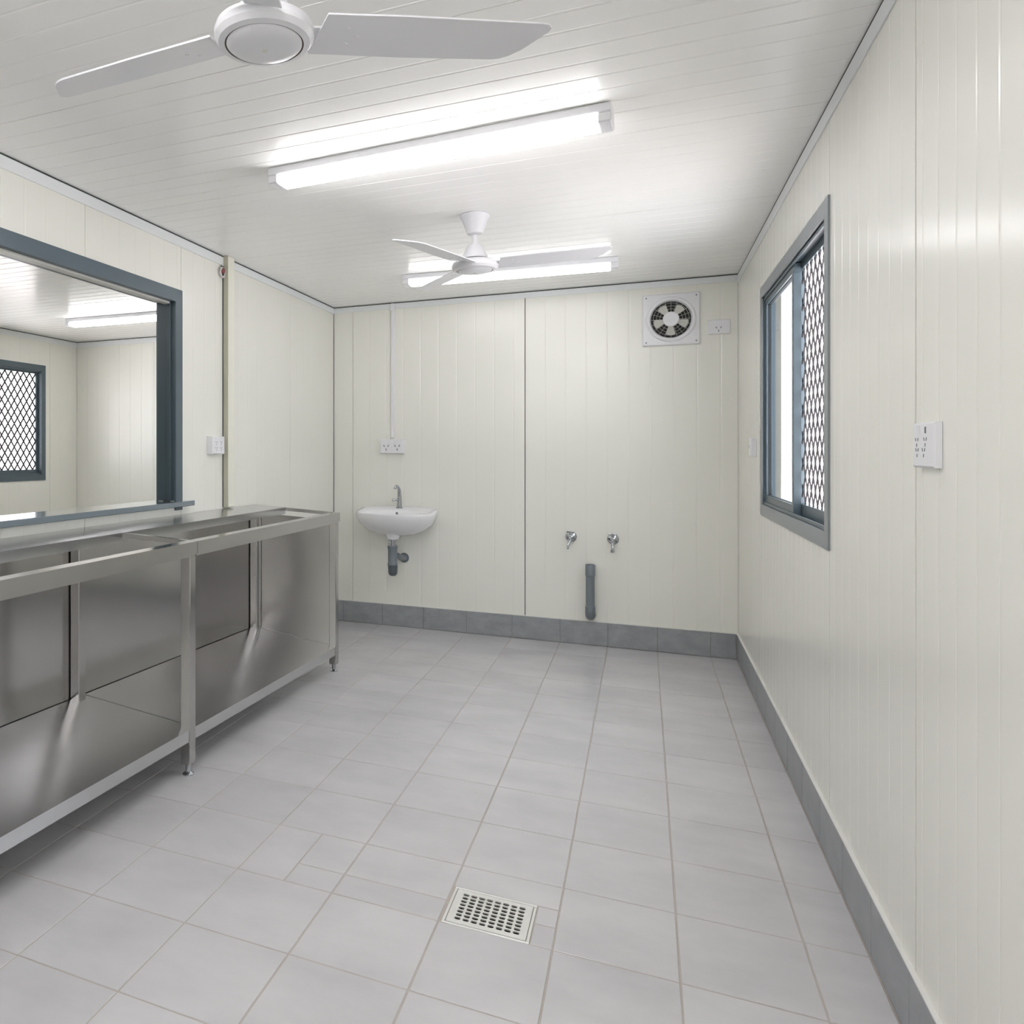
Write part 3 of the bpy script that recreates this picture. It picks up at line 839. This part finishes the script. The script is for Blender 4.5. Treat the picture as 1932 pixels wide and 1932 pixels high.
for sx, sz_ in ((-1, -1), (1, -1), (1, 1), (-1, 1)):
    obj('screw', lathe(new(), [(0.0045, -0.0175), (0.0045, -0.0195), (0.002, -0.0205)], 'Y', (ec[0] + sx * 0.145, YB, ec[1] + sz_ * 0.145), 12), 'slot', ex)

# ------------------------------------------------------------------ sockets and switch
def outlet_slots(bm, c, place, s=1.0):
    """three angled slots of one socket outlet"""
    for dx, dz, ang in ((-0.0085, 0.005, 0.5), (0.0085, 0.005, -0.5), (0.0, -0.009, 0.0)):
        w_, h_ = 0.0016 * s, 0.0042 * s
        pts = []
        for (u, v) in ((-w_, -h_), (w_, -h_), (w_, h_), (-w_, h_)):
            pts.append((c[0] + dx * s + u * math.cos(ang) - v * math.sin(ang), c[1] + dz * s + u * math.sin(ang) + v * math.cos(ang)))
        hexa(bm, [place(p[0], p[1], -0.0006) for p in pts] + [place(p[0], p[1], 0.0006) for p in pts])

def socket(label, place, s0, s1, z0, z1, depth, outlets, rockers, slots_scale=1.0, name='power_socket', cat='socket', dark=None):
    """place(s, z, d): d is the distance in front of the wall"""
    p = place((s0 + s1) / 2, z0, 0)
    t = thing(name, label, cat, p)
    b = new()
    ins = 0.004
    hexa(b, [place(s0, z0, 0.0005), place(s1, z0, 0.0005), place(s1, z1, 0.0005), place(s0, z1, 0.0005),
             place(s0, z0, depth - ins), place(s1, z0, depth - ins), place(s1, z1, depth - ins), place(s0, z1, depth - ins)])
    hexa(b, [place(s0, z0, depth - ins), place(s1, z0, depth - ins), place(s1, z1, depth - ins), place(s0, z1, depth - ins),
             place(s0 + ins, z0 + ins, depth), place(s1 - ins, z0 + ins, depth), place(s1 - ins, z1 - ins, depth), place(s0 + ins, z1 - ins, depth)])
    obj('cover_plate', b, 'white', t)
    for c in outlets:
        b = new(); outlet_slots(b, c, lambda s, z, d: place(s, z, depth + d), slots_scale)
        obj('outlet_slots', b, 'slot', t)
    for c in rockers:
        b = new(); s, z = c; w_, h_ = 0.0065, 0.011
        hexa(b, [place(s - w_, z - h_, depth), place(s + w_, z - h_, depth), place(s + w_, z + h_, depth), place(s - w_, z + h_, depth),
                 place(s - w_, z - h_, depth + 0.0015), place(s + w_, z - h_, depth + 0.0015), place(s + w_, z + h_, depth + 0.0045), place(s - w_, z + h_, depth + 0.0045)])
        obj('rocker_switch', b, 'white', t)
    if dark:
        b = new(); s, z = dark
        hexa(b, [place(s + u, z + v, depth - 0.0002) for u, v in ((-0.004, -0.007), (0.004, -0.007), (0.004, 0.007), (-0.004, 0.007))] +
                [place(s + u, z + v, depth + 0.0012) for u, v in ((-0.003, -0.006), (0.003, -0.006), (0.003, 0.006), (-0.003, 0.006))])
        obj('indicator', b, 'slot', t)
    return t
on_back = lambda s, z, d: (s, YB - d, z)
on_right = lambda s, z, d: (XR - d, s, z)
on_left = lambda s, z, d: (XL + d, s, z)
socket('white single power socket beside the exhaust fan', on_back, 0.372, 0.497, 2.045, 2.136, 0.014, [(0.432, 2.078)], [(0.472, 2.112)], 1.5)
socket('white double power socket below the conduit and above the wash basin', on_back, -1.792, -1.610, 1.288, 1.394, 0.034, [(-1.745, 1.335), (-1.660, 1.335)], [(-1.722, 1.372), (-1.682, 1.372)], 1.9)
socket('white four-pole power socket beside the cream post on the left wall', on_left, 3.652, 3.782, 1.288, 1.386, 0.040, [(3.690, 1.350), (3.742, 1.350), (3.690, 1.318), (3.742, 1.318)], [], 0.9)
socket('white power socket on the right wall nearest the viewpoint', on_right, 1.938, 2.068, 1.267, 1.361, 0.015, [(2.040, 1.322), (1.987, 1.322), (2.038, 1.300), (1.997, 1.300)], [(2.025, 1.344)], 0.85, dark=(1.985, 1.345))
socket('white light switch on the right wall between the window and the back corner', on_right, 4.715, 4.800, 1.275, 1.372, 0.026, [], [(4.757, 1.325)], name='light_switch', cat='switch')

# conduit from cornice to the double socket
cd = thing('cable_conduit', 'slim white cable conduit running from the cornice down to the double socket', 'conduit', (-1.700, YB, 1.394))
obj('channel', bx(-1.713, -1.687, YB - 0.016, YB - 0.0005, 1.394, H - 0.046, 0.002), 'white', cd)
obj('end_clip', bx(-1.716, -1.684, YB - 0.020, YB - 0.0055, H - 0.060, H - 0.008, 0.002), 'white', cd)
obj('gland', lathe(new(), [(0.012, 1.3945), (0.012, 1.404), (0.009, 1.408)], c=(-1.700, YB - 0.0215, 0), seg=16), 'offwhite', cd)

# red and white cable hanger by the post
hg = thing('cable_hanger', 'small dark red and white ring hanger under the cornice beside the post', 'hanger', (XL + 0.03, 3.80, 2.28))
hx, hy, hz = XL + 0.016, 3.800, 2.318
obj('cord', tube(new(), [(XL + 0.0055, hy, H - 0.058), (hx, hy, hz + 0.022), (hx, hy, hz)], 0.004, 8), 'slot', hg, smooth=40)
obj('ring', tube(new(), arc((hx, hy, hz - 0.002), 0.025, 0, 2 * PI * 23 / 24, 23, 'YZ'), 0.0058, 10, closed=True), 'clear', hg, smooth=60)
obj('clasp', lathe(new(), [(0.005, hz - 0.008), (0.014, hz - 0.002), (0.016, hz + 0.010), (0.010, hz + 0.022), (0.004, hz + 0.026)], c=(hx, hy, 0), seg=16), 'red', hg, smooth=45)

# ------------------------------------------------------------------ floor drain
dr = thing('floor_drain', 'rectangular pale metal floor drain grate set among the grey tiles', 'drain', ((DX0 + DX1) / 2, (DY0 + DY1) / 2, -0.05))
def frame_xy(bm, x0, x1, y0, y1, w, z0, z1, bev=0.0):
    box(bm, x0, x1, y0, y0 + w, z0, z1, bev); box(bm, x0, x1, y1 - w, y1, z0, z1, bev)
    box(bm, x0, x0 + w, y0 + w, y1 - w, z0, z1, bev); box(bm, x1 - w, x1, y0 + w, y1 - w, z0, z1, bev)
    return bm
obj('outer_frame', frame_xy(new(), DX0 + 0.001, DX1 - 0.001, DY0 + 0.001, DY1 - 0.001, 0.0075, -0.02, 0.0012, 0.0006), 'drain', dr)
gx0, gx1, gy0, gy1 = DX0 + 0.0105, DX1 - 0.0105, DY0 + 0.0105, DY1 - 0.0105
b = new()
nx = ny = 8
mx0, mx1, my0, my1 = gx0 + 0.017, gx1 - 0.016, gy0 + 0.016, gy1 - 0.014
cw, ch = (mx1 - mx0) / nx, (my1 - my0) / ny
zt = 0.0006
cache = {}
def vt(x, y, z):
    k = (round(x, 5), round(y, 5), round(z, 5))
    if k not in cache: cache[k] = b.verts.new((x, y, z))
    return cache[k]
for i in range(nx):
    for j in range(ny):
        x0, x1, y0, y1 = mx0 + i * cw, mx0 + (i + 1) * cw, my0 + j * ch, my0 + (j + 1) * ch
        cx_, cy_ = (x0 + x1) / 2, (y0 + y1) / 2
        hw, hh, r = cw * 0.40, ch * 0.37, ch * 0.20
        out = [(x0, y0), (cx_, y0), (x1, y0), (x1, cy_), (x1, y1), (cx_, y1), (x0, y1), (x0, cy_)]
        inn = []
        for ox, oy in ((-1, -1), (0, -1), (1, -1), (1, 0), (1, 1), (0, 1), (-1, 1), (-1, 0)):
            if ox and oy: inn.append((cx_ + ox * (hw - r * 0.6), cy_ + oy * (hh - r * 0.25)))
            else: inn.append((cx_ + ox * hw, cy_ + oy * hh))
        O = [vt(*p, zt) for p in out]; I_ = [vt(*p, zt) for p in inn]; D = [vt(*p, zt - 0.004) for p in inn]
        for k in range(8):
            m_ = (k + 1) % 8
            b.faces.new((O[k], O[m_], I_[m_], I_[k])); b.faces.new((I_[k], I_[m_], D[m_], D[k]))
frame_xy(b, gx0, gx1, gy0, gy1, 0.0005, zt - 0.012, zt - 0.0002)
for x0, x1, y0, y1 in ((gx0, gx1, gy0, my0), (gx0, gx1, my1, gy1), (gx0, mx0, my0, my1), (mx1, gx1, my0, my1)):
    box(b, x0, x1, y0, y1, zt - 0.004, zt)
obj('grate', b, 'drain', dr)
pit = new()
frame_xy(pit, DX0 + 0.013, DX1 - 0.013, DY0 + 0.013, DY1 - 0.013, 0.002, -0.09, -0.013)
box(pit, DX0 + 0.013, DX1 - 0.013, DY0 + 0.013, DY1 - 0.013, -0.095, -0.09)
obj('drain_pit', pit, 'dark', dr)
